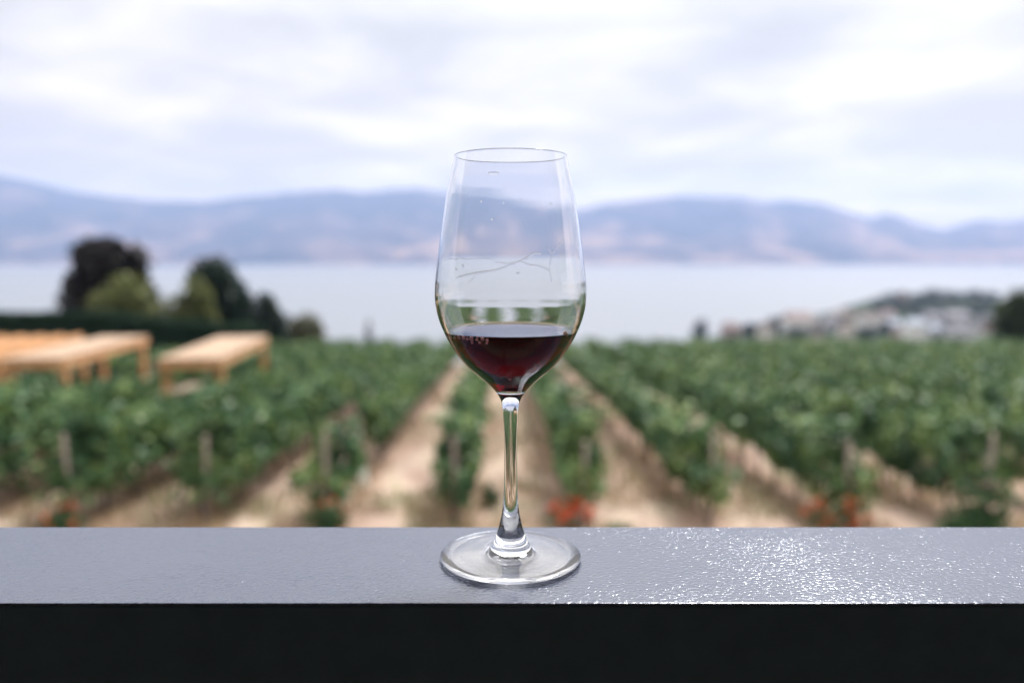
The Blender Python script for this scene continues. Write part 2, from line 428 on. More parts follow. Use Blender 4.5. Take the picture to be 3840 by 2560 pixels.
def shrub(name, xd, yd, d, r3, n, size, material, label, cat, group, seed, squash=.25):
    global rng
    g = np.random.default_rng(seed); rng = g
    p = at(xd, yd, d); z0 = float(ground_z(p.x, p.y))
    r = empty(name, (p.x, p.y, z0)); tag(r, label, cat, group)
    P = blob_points(n, r3, g, .2) + np.array([0, 0, r3[2] * .9])
    P = P[(P[:, 2] > 0) & (fbm(P[:, 0] * 4 + seed, P[:, 2] * 4 + P[:, 1] * 3, seed, 2) > .38)]
    link(bpy.data.objects.new('foliage', quads_mesh('foliage', leaves(P, size), material)), r)
    s = MB()
    for i in range(4):
        a = g.random() * 6.28; s.tube([(.02 * math.cos(a), .02 * math.sin(a), -.05), (r3[0] * .5 * math.cos(a), r3[1] * .5 * math.sin(a), r3[2] * 1.2)], [.015, .006], 5)
    s.build('stems', M['bark'], r)
shrub('low_shrub', 2235, 1190, 13.6, (.75, .5, .35), 1500, .10, M['bush'], 'low dark green shrub at the right edge under the vines', 'shrub', 'low shrubs before the vines', 21)
shrub('low_shrub', 1432, 1192, 13.4, (.38, .4, .22), 700, .09, M['bush'], 'low green tuft right of the bright red rose bush', 'shrub', 'low shrubs before the vines', 22)
shrub('low_shrub', 690, 1040, 18.0, (.30, .4, .25), 500, .11, M['lime'], 'light green young shrub in the tan gap left of the stem', 'shrub', 'low shrubs before the vines', 23)
shrub('low_shrub', 1130, 1095, 16.2, (.22, .3, .3), 300, .1, M['bush'], 'small green weed clump in the sandy path left of the glass stem', 'shrub', 'low shrubs before the vines', 24)

# dry grass on the near ground
def grass():
    g = np.random.default_rng(3); n = 75000
    y = 9 + 30 * g.random(n) ** 1.6; x = (g.random(n) - .5) * 1.6 * (y + 2)
    c = fbm(x * .8, y * .5, 300, 3)
    k = c > .45; x, y = x[k], y[k]; n = len(x)
    z = ground_z(x, y)
    h = .08 + .26 * g.random(n) ** 1.5; a = g.random(n) * 2 * PI; w = .012 + .012 * g.random(n)
    dx, dy = np.cos(a) * w, np.sin(a) * w; lx, ly = g.normal(size=n) * .07, g.normal(size=n) * .07
    V = np.empty((n, 4, 3))
    V[:, 0] = np.stack([x - dx, y - dy, z - .02], 1); V[:, 1] = np.stack([x + dx, y + dy, z - .02], 1)
    V[:, 2] = np.stack([x + lx + dx * .3, y + ly + dy * .3, z + h], 1); V[:, 3] = np.stack([x + lx - dx * .3, y + ly - dy * .3, z + h], 1)
    o = link(bpy.data.objects.new('dry_grass', quads_mesh('dry_grass', V, M['straw']))); o['kind'] = 'stuff'
    o['label'] = 'straw coloured dry grass on the ground between the vine rows'; o['category'] = 'grass'
grass()

# ------------------------------------------------------------------ pergolas
def pergola(x0, x1, y0, y1, ztop, label, proud=False, rz=.1):
    cx, cy = (x0 + x1) / 2, (y0 + y1) / 2; gz = float(ground_z(cx, cy))
    r = empty('pergola', (cx, cy, gz), rz); tag(r, label, 'pergola', 'timber pergolas beside the vines')
    W, D, H = x1 - x0, y1 - y0, ztop - gz
    for sx in (-1, 1):
        for sy in (-1, 1):
            px, py = sx * (W / 2 - .12), sy * (D / 2 - .35)
            zb = float(ground_z(cx + px, cy + py)) - gz - .1
            MB().box((px, py, (zb + H - .34) / 2), (.19, .19, H - .34 - zb)).build('post', M['timber'], r)
        MB().box((sx * (W / 2 - .05), 0, H - .20), (.10, D, .28)).build('beam', M['timber'], r)
    for sy in (-1, 1):
        MB().box((0, sy * (D / 2 - .05), H - .20), (W - .205, .095, .27)).build('fascia', M['timber'], r)
    s = MB(); n = int(D / .2)
    for i in range(n):
        s.box((0, -D / 2 + (i + .5) * D / n, H - .03), (W + .04, D / n - .035, .05))
    s.build('roof_slats', M['slat'], r)
    if proud:
        for i in range(5):
            MB().box((-W / 2 + (i + .5) * W / 5, 0, H + .09), (.16, D + .3, .18)).build('rafter', M['timber'], r)
    return r
zt = EYE - 24.3 * .1285
pergola(-11.4, -9.5, 23.9, 31.0, zt, 'right hand timber pergola with a pale slatted flat roof')
pergola(-16.2, -14.4, 23.9, 31.0, zt, 'timber pergola with flat roof and four thick posts, left of another', rz=.08)
pergola(-20.2, -16.6, 24.0, 30.6, zt - .1, 'timber pergola cut by the left edge, with rafters standing proud', True)
shrub('pale_shrub', 161, 772, 36, (.75, .7, 1.5), 1500, .16, M['cream_leaf'], 'pale cream topped shrub peeking over the left pergola roof', 'shrub', None, 31)

shrub('dark_filler', 205, 868, 33.5, (1.1, .8, .85), 2200, .18, M['hedge'], 'dark leaf mass added for the shade under the middle timber pergola', 'shrub', None, 32)  # leaf mass added in place of the dark shade under the roof
shrub('dark_filler', 290, 862, 34.5, (1.3, .8, .8), 2200, .18, M['hedge'], 'dark leaf mass added as shade behind the back post of the middle timber pergola', 'shrub', None, 33)  # second leaf mass that stands in for pergola shade
shrub('dark_filler', 430, 905, 25.2, (.9, .9, .75), 2200, .16, M['bush'], 'dark green shrub under the front of the right hand timber pergola', 'shrub', None, 35)
shrub('dark_filler', 60, 862, 34, (1.8, .8, .8), 2600, .18, M['bush'], 'dark green shrub below the pergolas at the left edge', 'shrub', None, 34)
# ------------------------------------------------------------------ hedge and trees
def crown(lobes, n, size, material, seed, thr=.40, fr=1.0):
    global rng
    g = np.random.default_rng(seed); rng = g
    vol = np.array([a[1][0] * a[1][1] * a[1][2] for a in lobes]); cnt = (n * vol / vol.sum()).astype(int) + 1
    P = []
    for (c, r3), m in zip(lobes, cnt):
        q = blob_points(m, r3, g, .35)
        q *= (.78 + .5 * fbm(q[:, 0] * 1.6 * fr + seed, q[:, 1] * 1.6 * fr + q[:, 2] * 1.9 * fr, seed, 3))[:, None]
        P.append(q + np.array(c))
    P = np.concatenate(P)
    P = P[fbm(P[:, 0] * 1.5 * fr + 7, P[:, 2] * 1.5 * fr + P[:, 1], seed + 5, 3) > thr]
    return quads_mesh('crown', leaves(P, size), material)
def tree(name, xd, ytop, wpx, d, lobes, n, size, material, label, cat, group, seed, thr=.4, ybase=None):
    """lobes in unit box: x in -.5..5 of the crown width, z in 0..1 of the height"""
    p = at(xd, ytop, d); W = wpx / 1797 * d
    z0 = float(ground_z(p.x, p.y)); H = p.z - z0
    r = empty(name, (p.x, p.y, z0)); tag(r, label, cat, group)
    gg = random.Random(seed)
    lobes = list(lobes)
    if W > 1.5:
        for c0 in list(lobes):
            for _ in range(2):
                a = gg.uniform(0, 6.28); q = gg.uniform(.75, 1.05)
                lobes.append((c0[0] + math.cos(a) * c0[3] * q, gg.uniform(-.25, .25), max(.12, c0[2] + math.sin(a) * c0[4] * q * .8), c0[3] * gg.uniform(.28, .45), c0[4] * gg.uniform(.3, .45)))
    Ls = [((cx * W, cy * W, cz * H), (rx * W, rx * W * .9, rz * H)) for cx, cy, cz, rx, rz in lobes]
    link(bpy.data.objects.new('crown', crown(Ls, n, size, material, seed, thr, 4.0 / max(W, 1) ** .7)), r)
    b = MB(); tr = max(.04, H * .022)
    b.tube([(0, 0, -.3), (.02 * W, 0, H * .3), (-.02 * W, 0, H * .6), (0, 0, H * .85)], [tr * 1.4, tr, tr * .7, tr * .2], 8)
    for (c, r3) in Ls[:4]:
        b.tube([(0, 0, H * .25), (c[0] * .5, c[1] * .5, (H * .25 + c[2]) / 2 + .1), c], [tr * .6, tr * .4, tr * .1], 6)
    b.build('trunk', M['bark'], r)
    return r
g4 = 'trees and bushes by the lake on the left'
tree('copper_tree', 236, 545, 222, 54, [(.05, 0, .80, .33, .20), (.30, 0, .80, .20, .15), (-.08, 0, .86, .24, .14), (-.18, .05, .58, .30, .22), (-.38, 0, .50, .15, .12), (.15, 0, .55, .35, .25), (-.32, 0, .33, .22, .16), (.1, 0, .3, .4, .2)], 12000, .36, M['copper'], 'tall dark copper leaved tree, highest of the trees on the left', 'tree', g4, 41, .32)
tree('lime_tree', 288, 624, 180, 50, [(0, 0, .75, .34, .24), (.22, 0, .62, .28, .22), (-.2, 0, .58, .30, .24), (.28, 0, .38, .24, .2), (-.05, 0, .35, .42, .25)], 5200, .27, M['lime'], 'light yellow green bushy tree in front of the copper tree', 'tree', g4, 42, .36)
tree('lime_tree', 440, 634, 130, 50, [(.05, 0, .78, .30, .22), (-.15, 0, .60, .33, .24), (.15, 0, .52, .35, .24), (-.2, 0, .36, .3, .2)], 3800, .26, M['lime'], 'light yellow green tree leaning against the dark rounded tree', 'tree', g4, 43, .36)
tree('dark_tree', 494, 590, 155, 53, [(-.05, 0, .80, .36, .20), (.12, 0, .62, .36, .24), (.22, 0, .42, .32, .25), (-.05, 0, .35, .4, .25), (.2, 0, .25, .3, .2)], 11000, .30, M['conifer'], 'dark green rounded tree right of the yellow green trees', 'tree', g4, 44, .24)
tree('dark_bush', 385, 690, 120, 52, [(0, 0, .62, .40, .34), (-.25, 0, .5, .3, .3), (.25, 0, .45, .32, .3)], 3000, .24, M['olive'], 'dull green bush filling the gap between the yellow green trees', 'bush', g4, 49, .33)
tree('dark_bush', 545, 738, 130, 50.5, [(0, 0, .60, .42, .36), (-.3, 0, .5, .28, .3), (.3, 0, .45, .3, .3)], 3000, .24, M['bush'], 'dark green bush at the foot of the dark rounded tree', 'bush', g4, 50, .33)
tree('small_conifer', 610, 672, 92, 55, [(0, 0, .82, .30, .20), (0, 0, .62, .46, .24), (.04, 0, .40, .54, .26), (0, 0, .2, .52, .2)], 6500, .24, M['conifer'], 'small dark conical evergreen standing alone by the water', 'tree', g4, 45, .24)
tree('olive_bush', 696, 716, 95, 58, [(.08, 0, .66, .42, .34), (-.18, 0, .5, .4, .36), (.22, 0, .42, .38, .36)], 4200, .22, M['olive'], 'round olive brown bush right of the small conical evergreen', 'bush', g4, 46, .27)
tree('tiny_conifer', 847, 732, 26, 62, [(0, 0, .85, .2, .16), (0, 0, .65, .36, .2), (0, 0, .4, .5, .25)], 900, .16, M['conifer'], 'tiny dark conifer tip at the lakeside edge of the vines', 'tree', g4, 47, .33)
tree('edge_tree', 2338, 662, 105, 84, [(0, 0, .80, .30, .2), (-.15, 0, .62, .36, .22), (.2, 0, .6, .38, .26), (-.25, 0, .42, .32, .22), (.1, 0, .35, .5, .28)], 5200, .36, leaf_mat('edge_leaf', [(.035, .055, .02), (.06, .085, .03), (.015, .03, .015)], .3), 'dark green tree at the right edge above the vineyard', 'tree', None, 48, .36)
def hedge():
    global rng
    g = np.random.default_rng(60); rng = g
    a = at(-260, 730, 43); b = at(600, 752, 46.5)
    n = 24000; t = g.random(n); zt0 = np.interp(t, [0, .3, .55, .75, 1], [at(0, 724, 43).z, at(0, 722, 44).z, at(0, 720, 45).z, at(0, 736, 46).z, at(0, 758, 46.5).z])
    x = a.x + (b.x - a.x) * t; y = a.y + (b.y - a.y) * t
    zg = ground_z(x, y); u = g.random(n) ** .6
    top = zt0 + .15 * (fbm(x * 1.2, x * 0, 61, 3) - .5)
    side = np.where(g.random(n) < .7, -1, 1) * (.75 + .25 * g.random(n)); y2 = y + side * 1.0
    onT = g.random(n) < .25
    z = np.where(onT, top, zg + (top - zg) * u); y2 = np.where(onT, y + (g.random(n) * 2 - 1), y2)
    P = np.stack([x, y2, z], 1)
    o = empty('hedge', (float(a.x + b.x) / 2, float(a.y + b.y) / 2, 0)); tag(o, 'long clipped dark green hedge behind the pergolas on the left', 'hedge')
    P -= np.array(o.location)
    link(bpy.data.objects.new('foliage', quads_mesh('foliage', leaves(P, .26), M['hedge'])), o)
    c = MB()
    m = 30
    for i in range(m):
        s = (i + .5) / m; px = a.x + (b.x - a.x) * s - o.location.x; py = a.y + (b.y - a.y) * s - o.location.y
        gz = float(ground_z(px + o.location.x, py + o.location.y)); tz = float(np.interp(s, [0, .3, .55, .75, 1], [at(0, 724, 43).z, at(0, 722, 44).z, at(0, 720, 45).z, at(0, 736, 46).z, at(0, 758, 46.5).z]))
        c.tube([(px, py, gz - .2), (px, py, tz - .2)], [.10, .03], 6)
    c.build('stems', M['bark'], o)
hedge()

# ------------------------------------------------------------------ village on the shore
WALLS = {'white': simple('white_render', (.76, .74, .73), .8, .06), 'cream': simple('cream_render', (.72, .67, .62), .8, .08), 'pink': simple('pink_render', (.46, .35, .34), .8, .08),
         'grey': simple('grey_render', (.50, .49, .53), .8, .08), 'taupe': simple('taupe_render', (.26, .23, .22), .8, .1), 'red': simple('red_render', (.5, .12, .12), .8, .1)}
ROOFS = {'slate': simple('slate_roof', (.17, .17, .20), .8, .2, 3), 'brown': simple('brown_roof', (.15, .125, .12), .8, .2, 3), 'rose': simple('rose_roof', (.20, .155, .155), .8, .2, 3), 'blue': simple('blue_roof', (.32, .36, .44), .7, .1, 3)}
M['pane'] = simple('window_pane', (.05, .06, .07), .15, .1)
def house(x0, x1, ytop, ybase, wall, roof, label, d=None, rz=0.0, frac=.35):
    cx = (x0 + x1) / 2
    if d is None:
        _, rz_ = ray(cx, ybase); d = -43.0 / rz_ if rz_ < 0 else 450
    p = at(cx, ybase, d); W = (x1 - x0) * .86 / 1797 * d; z0 = float(ground_z(p.x, p.y)); H = at(cx, ytop, d).z - z0
    hw = H * (1 - frac); D = W * .8
    r = empty('house', (p.x, p.y, z0), rz); tag(r, label, 'house', 'houses of the lakeside village')
    MB().box((0, 0, (hw - 1) / 2), (W, D, hw + 1)).build('wall', WALLS[wall], r)
    e = .5; V = [(-W / 2 - e, -D / 2 - e, hw), (W / 2 + e, -D / 2 - e, hw), (W / 2 + e, D / 2 + e, hw), (-W / 2 - e, D / 2 + e, hw), (-W / 2 + W * .12, 0, H), (W / 2 - W * .12, 0, H)]
    mesh_obj('roof', V, [(0, 1, 5, 4), (2, 3, 4, 5), (3, 0, 4), (1, 2, 5), (3, 2, 1, 0)], ROOFS[roof], r)
    n = max(2, int(W / 4)); fl = 2 if hw > 5 else 1
    for f in range(fl):
        for i in range(n):
            x = -W / 2 + (i + .5) * W / n; z = hw * (.28 + .46 * f) if fl == 2 else hw * .5
            MB().box((x, -D / 2 - .02, z), (1.0, .1, min(1.1, hw * .22))).build('window', M['pane'], r)
house(1655, 1700, 738, 778, 'pink', 'rose', 'pink house at the left end of the village')
house(1738, 1774, 738, 780, 'cream', 'brown', 'narrow cream house right of the pink house')
house(1792, 1868, 714, 764, 'white', 'rose', 'large white house, biggest in the village', rz=.1)
house(1885, 1925, 722, 758, 'grey', 'slate', 'grey house right of the large white house')
house(1905, 1965, 712, 735, 'taupe', 'brown', 'low brown roofed house behind the grey house')
house(1968, 2020, 715, 760, 'white', 'brown', 'white house with brown roof in the middle of the village', rz=-.15)
house(2020, 2056, 710, 740, 'grey', 'rose', 'pale grey house with rosy roof behind the middle white house')
house(2036, 2070, 733, 765, 'grey', 'blue', 'small lavender grey house beside a dark round tree')
house(2074, 2120, 730, 782, 'white', 'blue', 'small white house with blue grey roof near the vines', frac=.25)
house(2118, 2160, 713, 748, 'grey', 'slate', 'lavender grey house below the wooded point')
house(2160, 2226, 712, 748, 'taupe', 'slate', 'dark slate roofed house below the wooded point')
house(2172, 2226, 738, 782, 'grey', 'slate', 'light grey house in front of the slate roofed house')
house(2244, 2284, 722, 764, 'pink', 'slate', 'pink house with red side near the right edge tree')
house(1702, 1722, 746, 770, 'grey', 'brown', 'tiny grey house between the pink and the cream house', frac=.4)
house(1845, 1880, 722, 740, 'grey', 'slate', 'small dark roofed house behind the right end of the large white house')
house(1866, 1890, 746, 772, 'taupe', 'brown', 'small brown house between the large white house and the grey house')
house(1925, 1958, 744, 774, 'cream', 'rose', 'small cream house in front of the low brown roofed house')
house(2050, 2078, 748, 778, 'pink', 'brown', 'small pinkish house left of the small white blue roofed house')
house(2130, 2168, 744, 774, 'grey', 'blue', 'small grey house below the lavender grey house')
house(2228, 2250, 740, 772, 'white', 'slate', 'tiny white house squeezed beside the pink house near the edge tree')
house(2100, 2122, 706, 722, 'cream', 'slate', 'tiny cream house at the foot of the wooded point', d=600)
house(2061, 2085, 668, 700, 'taupe', 'brown', 'tall taupe house on the wooded point', d=650)
house(2165, 2195, 680, 700, 'grey', 'brown', 'small grey house high on the wooded point', d=670)
house(2220, 2262, 682, 702, 'cream', 'brown', 'pale house on the right of the wooded point', d=690)
gv = 'trees in the lakeside village'
VT = [(1608, 734, 30, 430, 'small dark tree at the left end of the village'), (1724, 744, 34, 425, 'dark round tree between the pink and the cream house'), (1779, 728, 24, 430, 'slim tree left of the large white house'),
      (1940, 740, 36, 440, 'dark low tree left of the middle white house'), (1950, 704, 26, 560, 'small tree tip on the shore behind the village roofs'), (2033, 742, 28, 430, 'dark round tree right of the middle white house'),
      (2035, 700, 46, 600, 'wide dark tree at the foot of the wooded point'), (2100, 700, 60, 560, 'broad tree left of the dark band below the point'), (2150, 694, 60, 580, 'broad tree in the dark band below the point'),
      (2205, 698, 60, 570, 'broad tree right in the dark band below the point'), (2250, 700, 55, 560, 'tree at the right end of the dark band below the point'), (2140, 664, 36, 680, 'tallest blue green tree on top of the wooded point'),
      (2112, 676, 40, 690, 'low tree left of the tallest tree on the point'), (2238, 668, 32, 690, 'tree on the point between two pale houses'), (2276, 672, 34, 680, 'rightmost tree on top of the wooded point'),
      (2240, 742, 22, 440, 'dark small tree left of the pink house with red side'), (2060, 690, 30, 640, 'tree below the tall taupe house'), (2185, 684, 34, 660, 'tree beside the small grey house on the point'), (1880, 745, 30, 432, 'low green tree right of the large white house'),
      (2020, 684, 44, 640, 'leftmost dark tree of the wooded point by the lake'), (2052, 672, 44, 690, 'dark tree behind the tall taupe house'), (2092, 690, 50, 650, 'broad bush right of the tall taupe house'), (2130, 682, 50, 660, 'dense dark tree in the middle of the wooded point'),
      (2170, 668, 44, 700, 'rounded tree right of the tallest tree on the point'), (2205, 674, 44, 690, 'small rounded tree between the grey and pale house on the point'), (2262, 692, 56, 630, 'wide tree low on the right side of the point'), (1830, 752, 40, 415, 'low hedge like tree in front of the large white house'),
      (1990, 752, 38, 415, 'low tree in front of the middle white house'), (2100, 752, 36, 412, 'low tree in front of the small white blue roofed house'), (2180, 752, 40, 415, 'low tree in front of the light grey house'), (1680, 756, 34, 415, 'low bush in front of the pink house at the left end')]
for i, (x, y, w, d, lab) in enumerate(VT):
    tree('village_tree', x, y - 4, w * 1.4, d, [(0, 0, .72, .38, .26), (.2, 0, .5, .36, .28), (-.2, 0, .48, .36, .28), (0, 0, .3, .45, .25)], 700, 1.1, M['village_green'], lab, 'tree', gv, 70 + i, .3)

# ------------------------------------------------------------------ railing
def rail_mat():
    m, nt, out = mat('leathered_rail_paint'); L = nt.links.new
    b = N(nt, 'ShaderNodeBsdfPrincipled'); b.inputs['Base Color'].default_value = (.05, .06, .10, 1)
    b.inputs['Roughness'].default_value = .22; b.inputs['IOR'].default_value = 2.0; b.inputs['Specular Tint'].default_value = (.86, .91, 1, 1)
    tc = N(nt, 'ShaderNodeTexCoord'); o = tc.outputs['Object']
    mp = N(nt, 'ShaderNodeMapping'); mp.inputs['Scale'].default_value = (.75, 1.0, 1); L(o, mp.inputs['Vector'])
    n1 = noise(nt, mp.outputs['Vector'], 620, 2, .5, .5)
    n2 = noise(nt, o, 14, 3, .5)
    r = ramp(nt, [(.35, .55), (.65, 1.0)]); L(n2.outputs['Fac'], r.inputs['Fac'])
    mu = N(nt, 'ShaderNodeMath', operation='MULTIPLY'); L(n1.outputs['Fac'], mu.inputs[0]); L(r.outputs['Color'], mu.inputs[1])
    bp = N(nt, 'ShaderNodeBump'); bp.inputs['Distance'].default_value = .00044; bp.inputs['Strength'].default_value = 1.0
    L(mu.outputs[0], bp.inputs['Height']); L(bp.outputs['Normal'], b.inputs['Normal'])
    L(b.outputs['BSDF'], out.inputs['Surface'])
    return m
RY0, RY1 = -.0530, .0480
rl = empty('deck_railing', (0, 0, -1.05)); tag(rl, 'dark railing with a glossy blue grey leathered top the glass stands on', 'railing')
def bevel_box(name, c, d, bev, m, parent):
    bm = bmesh.new(); bmesh.ops.create_cube(bm, size=1)
    for v in bm.verts: v.co = Vector((v.co.x * d[0] + c[0], v.co.y * d[1] + c[1], v.co.z * d[2] + c[2]))
    bmesh.ops.bevel(bm, geom=bm.edges[:], offset=bev, segments=3, affect='EDGES', profile=.5)
    me = bpy.data.meshes.new(name); bm.to_mesh(me); bm.free(); me.materials.append(m)
    return link(bpy.data.objects.new(name, me), parent)
cap = bevel_box('top_cap', (0, (RY0 + RY1) / 2, 1.05 - .0006), (12, RY1 - RY0, .0012), .0005, rail_mat(), rl)
black = simple('matt_black_paint', (.14, .185, .205), .75, .08, 60, 0, .12)
bevel_box('fascia', (0, (RY0 + RY1) / 2, 1.05 - .0012 - .055), (12, RY1 - RY0 - .0006, .11), .001, black, rl)
for i in range(13):
    MB().box((-4.8 + .8 * i, (RY0 + RY1) / 2, .466), (.03, .03, .935)).build('baluster', black, rl)
MB().box((0, -.72, -.06), (24, 1.66, .12)).build('deck', simple('deck_boards', (.10, .085, .075), .8, .2, 6)); bpy.data.objects['deck'].location = (0, 0, -1.05); bpy.data.objects['deck']['kind'] = 'structure'
wb = empty('unseen_building', (0, -1.5, -1.05)); tag(wb, 'unseen dark building behind the viewer, added to darken reflections', 'building')  # out of view, added so rail front and wine reflect something dark
bd = simple('unseen_dark_surface', (.10, .095, .09), .8, .2, 4)
MB().box((0, -.1, -.5), (24, .2, 7.0)).build('wall', bd, wb)
MB().box((0, 1.1, 2.45), (24, 2.2, .12)).build('roof', bd, wb)  # unseen overhang, stretched past the rail to block overhead sky

# ------------------------------------------------------------------ wine glass
NSEG = 160
def pchip(xk, yk, x):
    xk = np.array(xk, float); yk = np.array(yk, float); h = np.diff(xk); dl = np.diff(yk) / h
    d = np.zeros(len(xk))
    for i in range(1, len(xk) - 1):
        if dl[i - 1] * dl[i] > 0:
            w1 = 2 * h[i] + h[i - 1]; w2 = h[i] + 2 * h[i - 1]; d[i] = (w1 + w2) / (w1 / dl[i - 1] + w2 / dl[i])
    d[0] = dl[0]; d[-1] = dl[-1]
    i = np.clip(np.searchsorted(xk, x) - 1, 0, len(h) - 1); t = (x - xk[i]) / h[i]
    return (yk[i] * (1 + 2 * t) * (1 - t) ** 2 + d[i] * h[i] * t * (1 - t) ** 2 + yk[i + 1] * t * t * (3 - 2 * t) + d[i + 1] * h[i] * t * t * (t - 1))
def smooth_curve(P, n):
    P = np.array(P, float); s = np.concatenate([[0], np.cumsum(np.linalg.norm(np.diff(P, axis=0), axis=1))])
    t = np.linspace(0, s[-1], n)
    return np.stack([pchip(s, P[:, 0], t), pchip(s, P[:, 1], t)], 1)
def lathe(name, prof, m, parent, face_attr=None):
    """prof: (n,2) of r,z running so that (dz,-dr) points out of the material. Exact normals."""
    prof = np.array(prof, float); n = len(prof)
    d = np.gradient(prof, axis=0); nr, nz = d[:, 1], -d[:, 0]
    ln = np.hypot(nr, nz); ln[ln == 0] = 1; nr, nz = nr / ln, nz / ln
    th = np.arange(NSEG) * 2 * PI / NSEG; ct, st = np.cos(th), np.sin(th)
    V = []; Nn = []; idx = []
    for i in range(n):
        r, z = prof[i]
        if r < 1e-7:
            idx.append([len(V)] * NSEG); V.append((0, 0, z)); Nn.append((0, 0, 1 if nz[i] >= 0 else -1))
        else:
            idx.append(list(range(len(V), len(V) + NSEG)))
            for j in range(NSEG): V.append((r * ct[j], r * st[j], z)); Nn.append((nr[i] * ct[j], nr[i] * st[j], nz[i]))
    Fc = []
    for i in range(n - 1):
        for j in range(NSEG):
            k = (j + 1) % NSEG; q = (idx[i][j], idx[i][k], idx[i + 1][k], idx[i + 1][j])
            u = []
            for a in q:
                if a not in u: u.append(a)
            if len(u) > 2: Fc.append(tuple(u))
    o = mesh_obj(name, V, Fc, m, parent, True)
    o.data.normals_split_custom_set_from_vertices(Nn)
    return o
# silhouette read off the photograph: (pixel row, half width) -> outer profile
SIL = [(584, 212.5), (640, 221), (700, 236), (786, 249.5), (893, 265), (1000, 278), (1060, 284.5), (1110, 286), (1150, 281.5), (1187.5, 272.6), (1241.8, 251), (1315, 210), (1379, 154.6), (1414, 113), (1442.7, 80), (1474.5, 51), (1506, 34.5),
       (1530, 30), (1559.5, 27.8), (1615, 25.4), (1698, 24), (1808, 25), (1860, 26.7), (1891, 28.7), (1935.6, 35.4), (1965, 42), (1987, 48), (2011, 57.5), (2030, 66), (2050, 79)]
OUT = []
for y, h in SIL:
    a = TILT + math.atan((y - 1280) / F); z = EYE - DIST * math.tan(a)
    dep = DIST * math.cos(TILT) + (EYE - z) * math.sin(TILT); q = h / F
    OUT.append((dep * q / math.sqrt(1 + q * q), z))
OUT = OUT[::-1]                                   # bottom to top
rO = np.array([p[0] for p in OUT]); zO = np.array([p[1] for p in OUT])
def _smooth_profile():
    zz = np.linspace(zO[0] - .02, zO[-1] + .02, 4000); rr = pchip(zO, rO, np.clip(zz, zO[0], zO[-1]))
    lo, hi = zz < zO[0], zz > zO[-1]
    rr[hi] = rO[-1] + (zz[hi] - zO[-1]) * (rO[-1] - rO[-3]) / (zO[-1] - zO[-3]); rr[lo] = rO[0] + (zz[lo] - zO[0]) * (rO[1] - rO[0]) / (zO[1] - zO[0])
    dz = zz[1] - zz[0]; acc = []
    for sg in (.0006, .0030):
        k = np.arange(-int(4 * sg / dz), int(4 * sg / dz) + 1) * dz; k = np.exp(-.5 * (k / sg) ** 2); k /= k.sum()
        acc.append(np.convolve(np.pad(rr, len(k) // 2, mode='edge'), k, 'valid'))
    b = sstep(.100, .112, zz) + (1 - sstep(.060, .075, zz)) * sstep(.032, .042, zz)
    return zz, acc[0] * (1 - b) + acc[1] * b
PZ, PR = _smooth_profile()
outer_r = lambda z: np.interp(np.asarray(z, float), PZ, PR)
ZRIM = zO[-1]; ZW = .1186                          # rim and wine level
ZIN = .0890                                        # bottom of the cavity
def wall_t(z): return np.interp(z, [ZIN, .098, .108, .114, .1186, .124, .132, .142, .155, ZRIM], [.0024, .0018, .0018, .0019, .0020, .0017, .0013, .00105, .00085, .0006])
zi = np.concatenate([[ZIN, ZIN + .00025, ZIN + .0009, ZIN + .0022], np.linspace(ZIN + .0045, ZRIM, 26)])
ri = np.array([0, .0040, .0076, .0118] + [max(0, float(outer_r(z) - wall_t(z) * 1.08)) for z in zi[4:]])
# keep the cavity bottom inside the glass
for i in range(1, 4): ri[i] = min(ri[i], float(outer_r(zi[i])) - .0016)
INN = smooth_curve(np.stack([ri, zi], 1), 170)
def inner_r(z): return np.interp(z, INN[:, 1], INN[:, 0])
glass = glass_mat('clear_glass', 1.50)
wg = empty('wine_glass', (0, 0, 0)); tag(wg, 'clear stemmed wine glass standing on the dark railing top', 'wine glass')
ZS1, ZS0 = .0826, .0222
# bowl: inner dry wall (going down is inside) ; order: outer bottom -> outer top -> rim -> inner down to wine level
zo = np.linspace(ZS1, ZRIM - .0005, 180)
bo = np.stack([outer_r(zo), zo], 1)
ro, rin = float(outer_r(ZRIM)), float(inner_r(ZRIM - .0005)); mid = (bo[-1, 0] + rin) / 2; hw = (bo[-1, 0] - rin) / 2
rim = np.array([(mid + hw * math.cos(a), ZRIM - .0005 + .0005 * math.sin(a)) for a in np.linspace(0, PI, 9)[1:-1]])
zd = np.linspace(ZRIM - .0005, ZW + .0007, 110); bi = np.stack([inner_r(zd), zd], 1)
lathe('bowl', np.concatenate([bo, rim, bi]), glass, wg)
zs = np.linspace(ZS0, ZS1, 150); lathe('stem', np.stack([outer_r(zs), zs], 1), glass, wg)
FR = .0365
foot_top = [(float(outer_r(ZS0)), ZS0), (float(outer_r(.0195)), .0195), (float(outer_r(.0165)), .0165), (float(outer_r(.0135)), .0135), (float(outer_r(.011)), .011), (float(outer_r(.0085)), .0085), (.0110, .0063), (.0140, .0051), (.0215, .0041), (.0290, .0033), (.0345, .0029), (.0360, .00265), (FR, .0020), (.0360, .0016), (.0350, .0012), (.0338, .0008), (.0322, .0004), (.0305, .0002), (.0285, .0004), (.022, .0009), (.012, .0017), (.006, .0021), (0, .0022)]
fp = smooth_curve(foot_top, 260)
lathe('foot', fp[::-1], glass, wg)

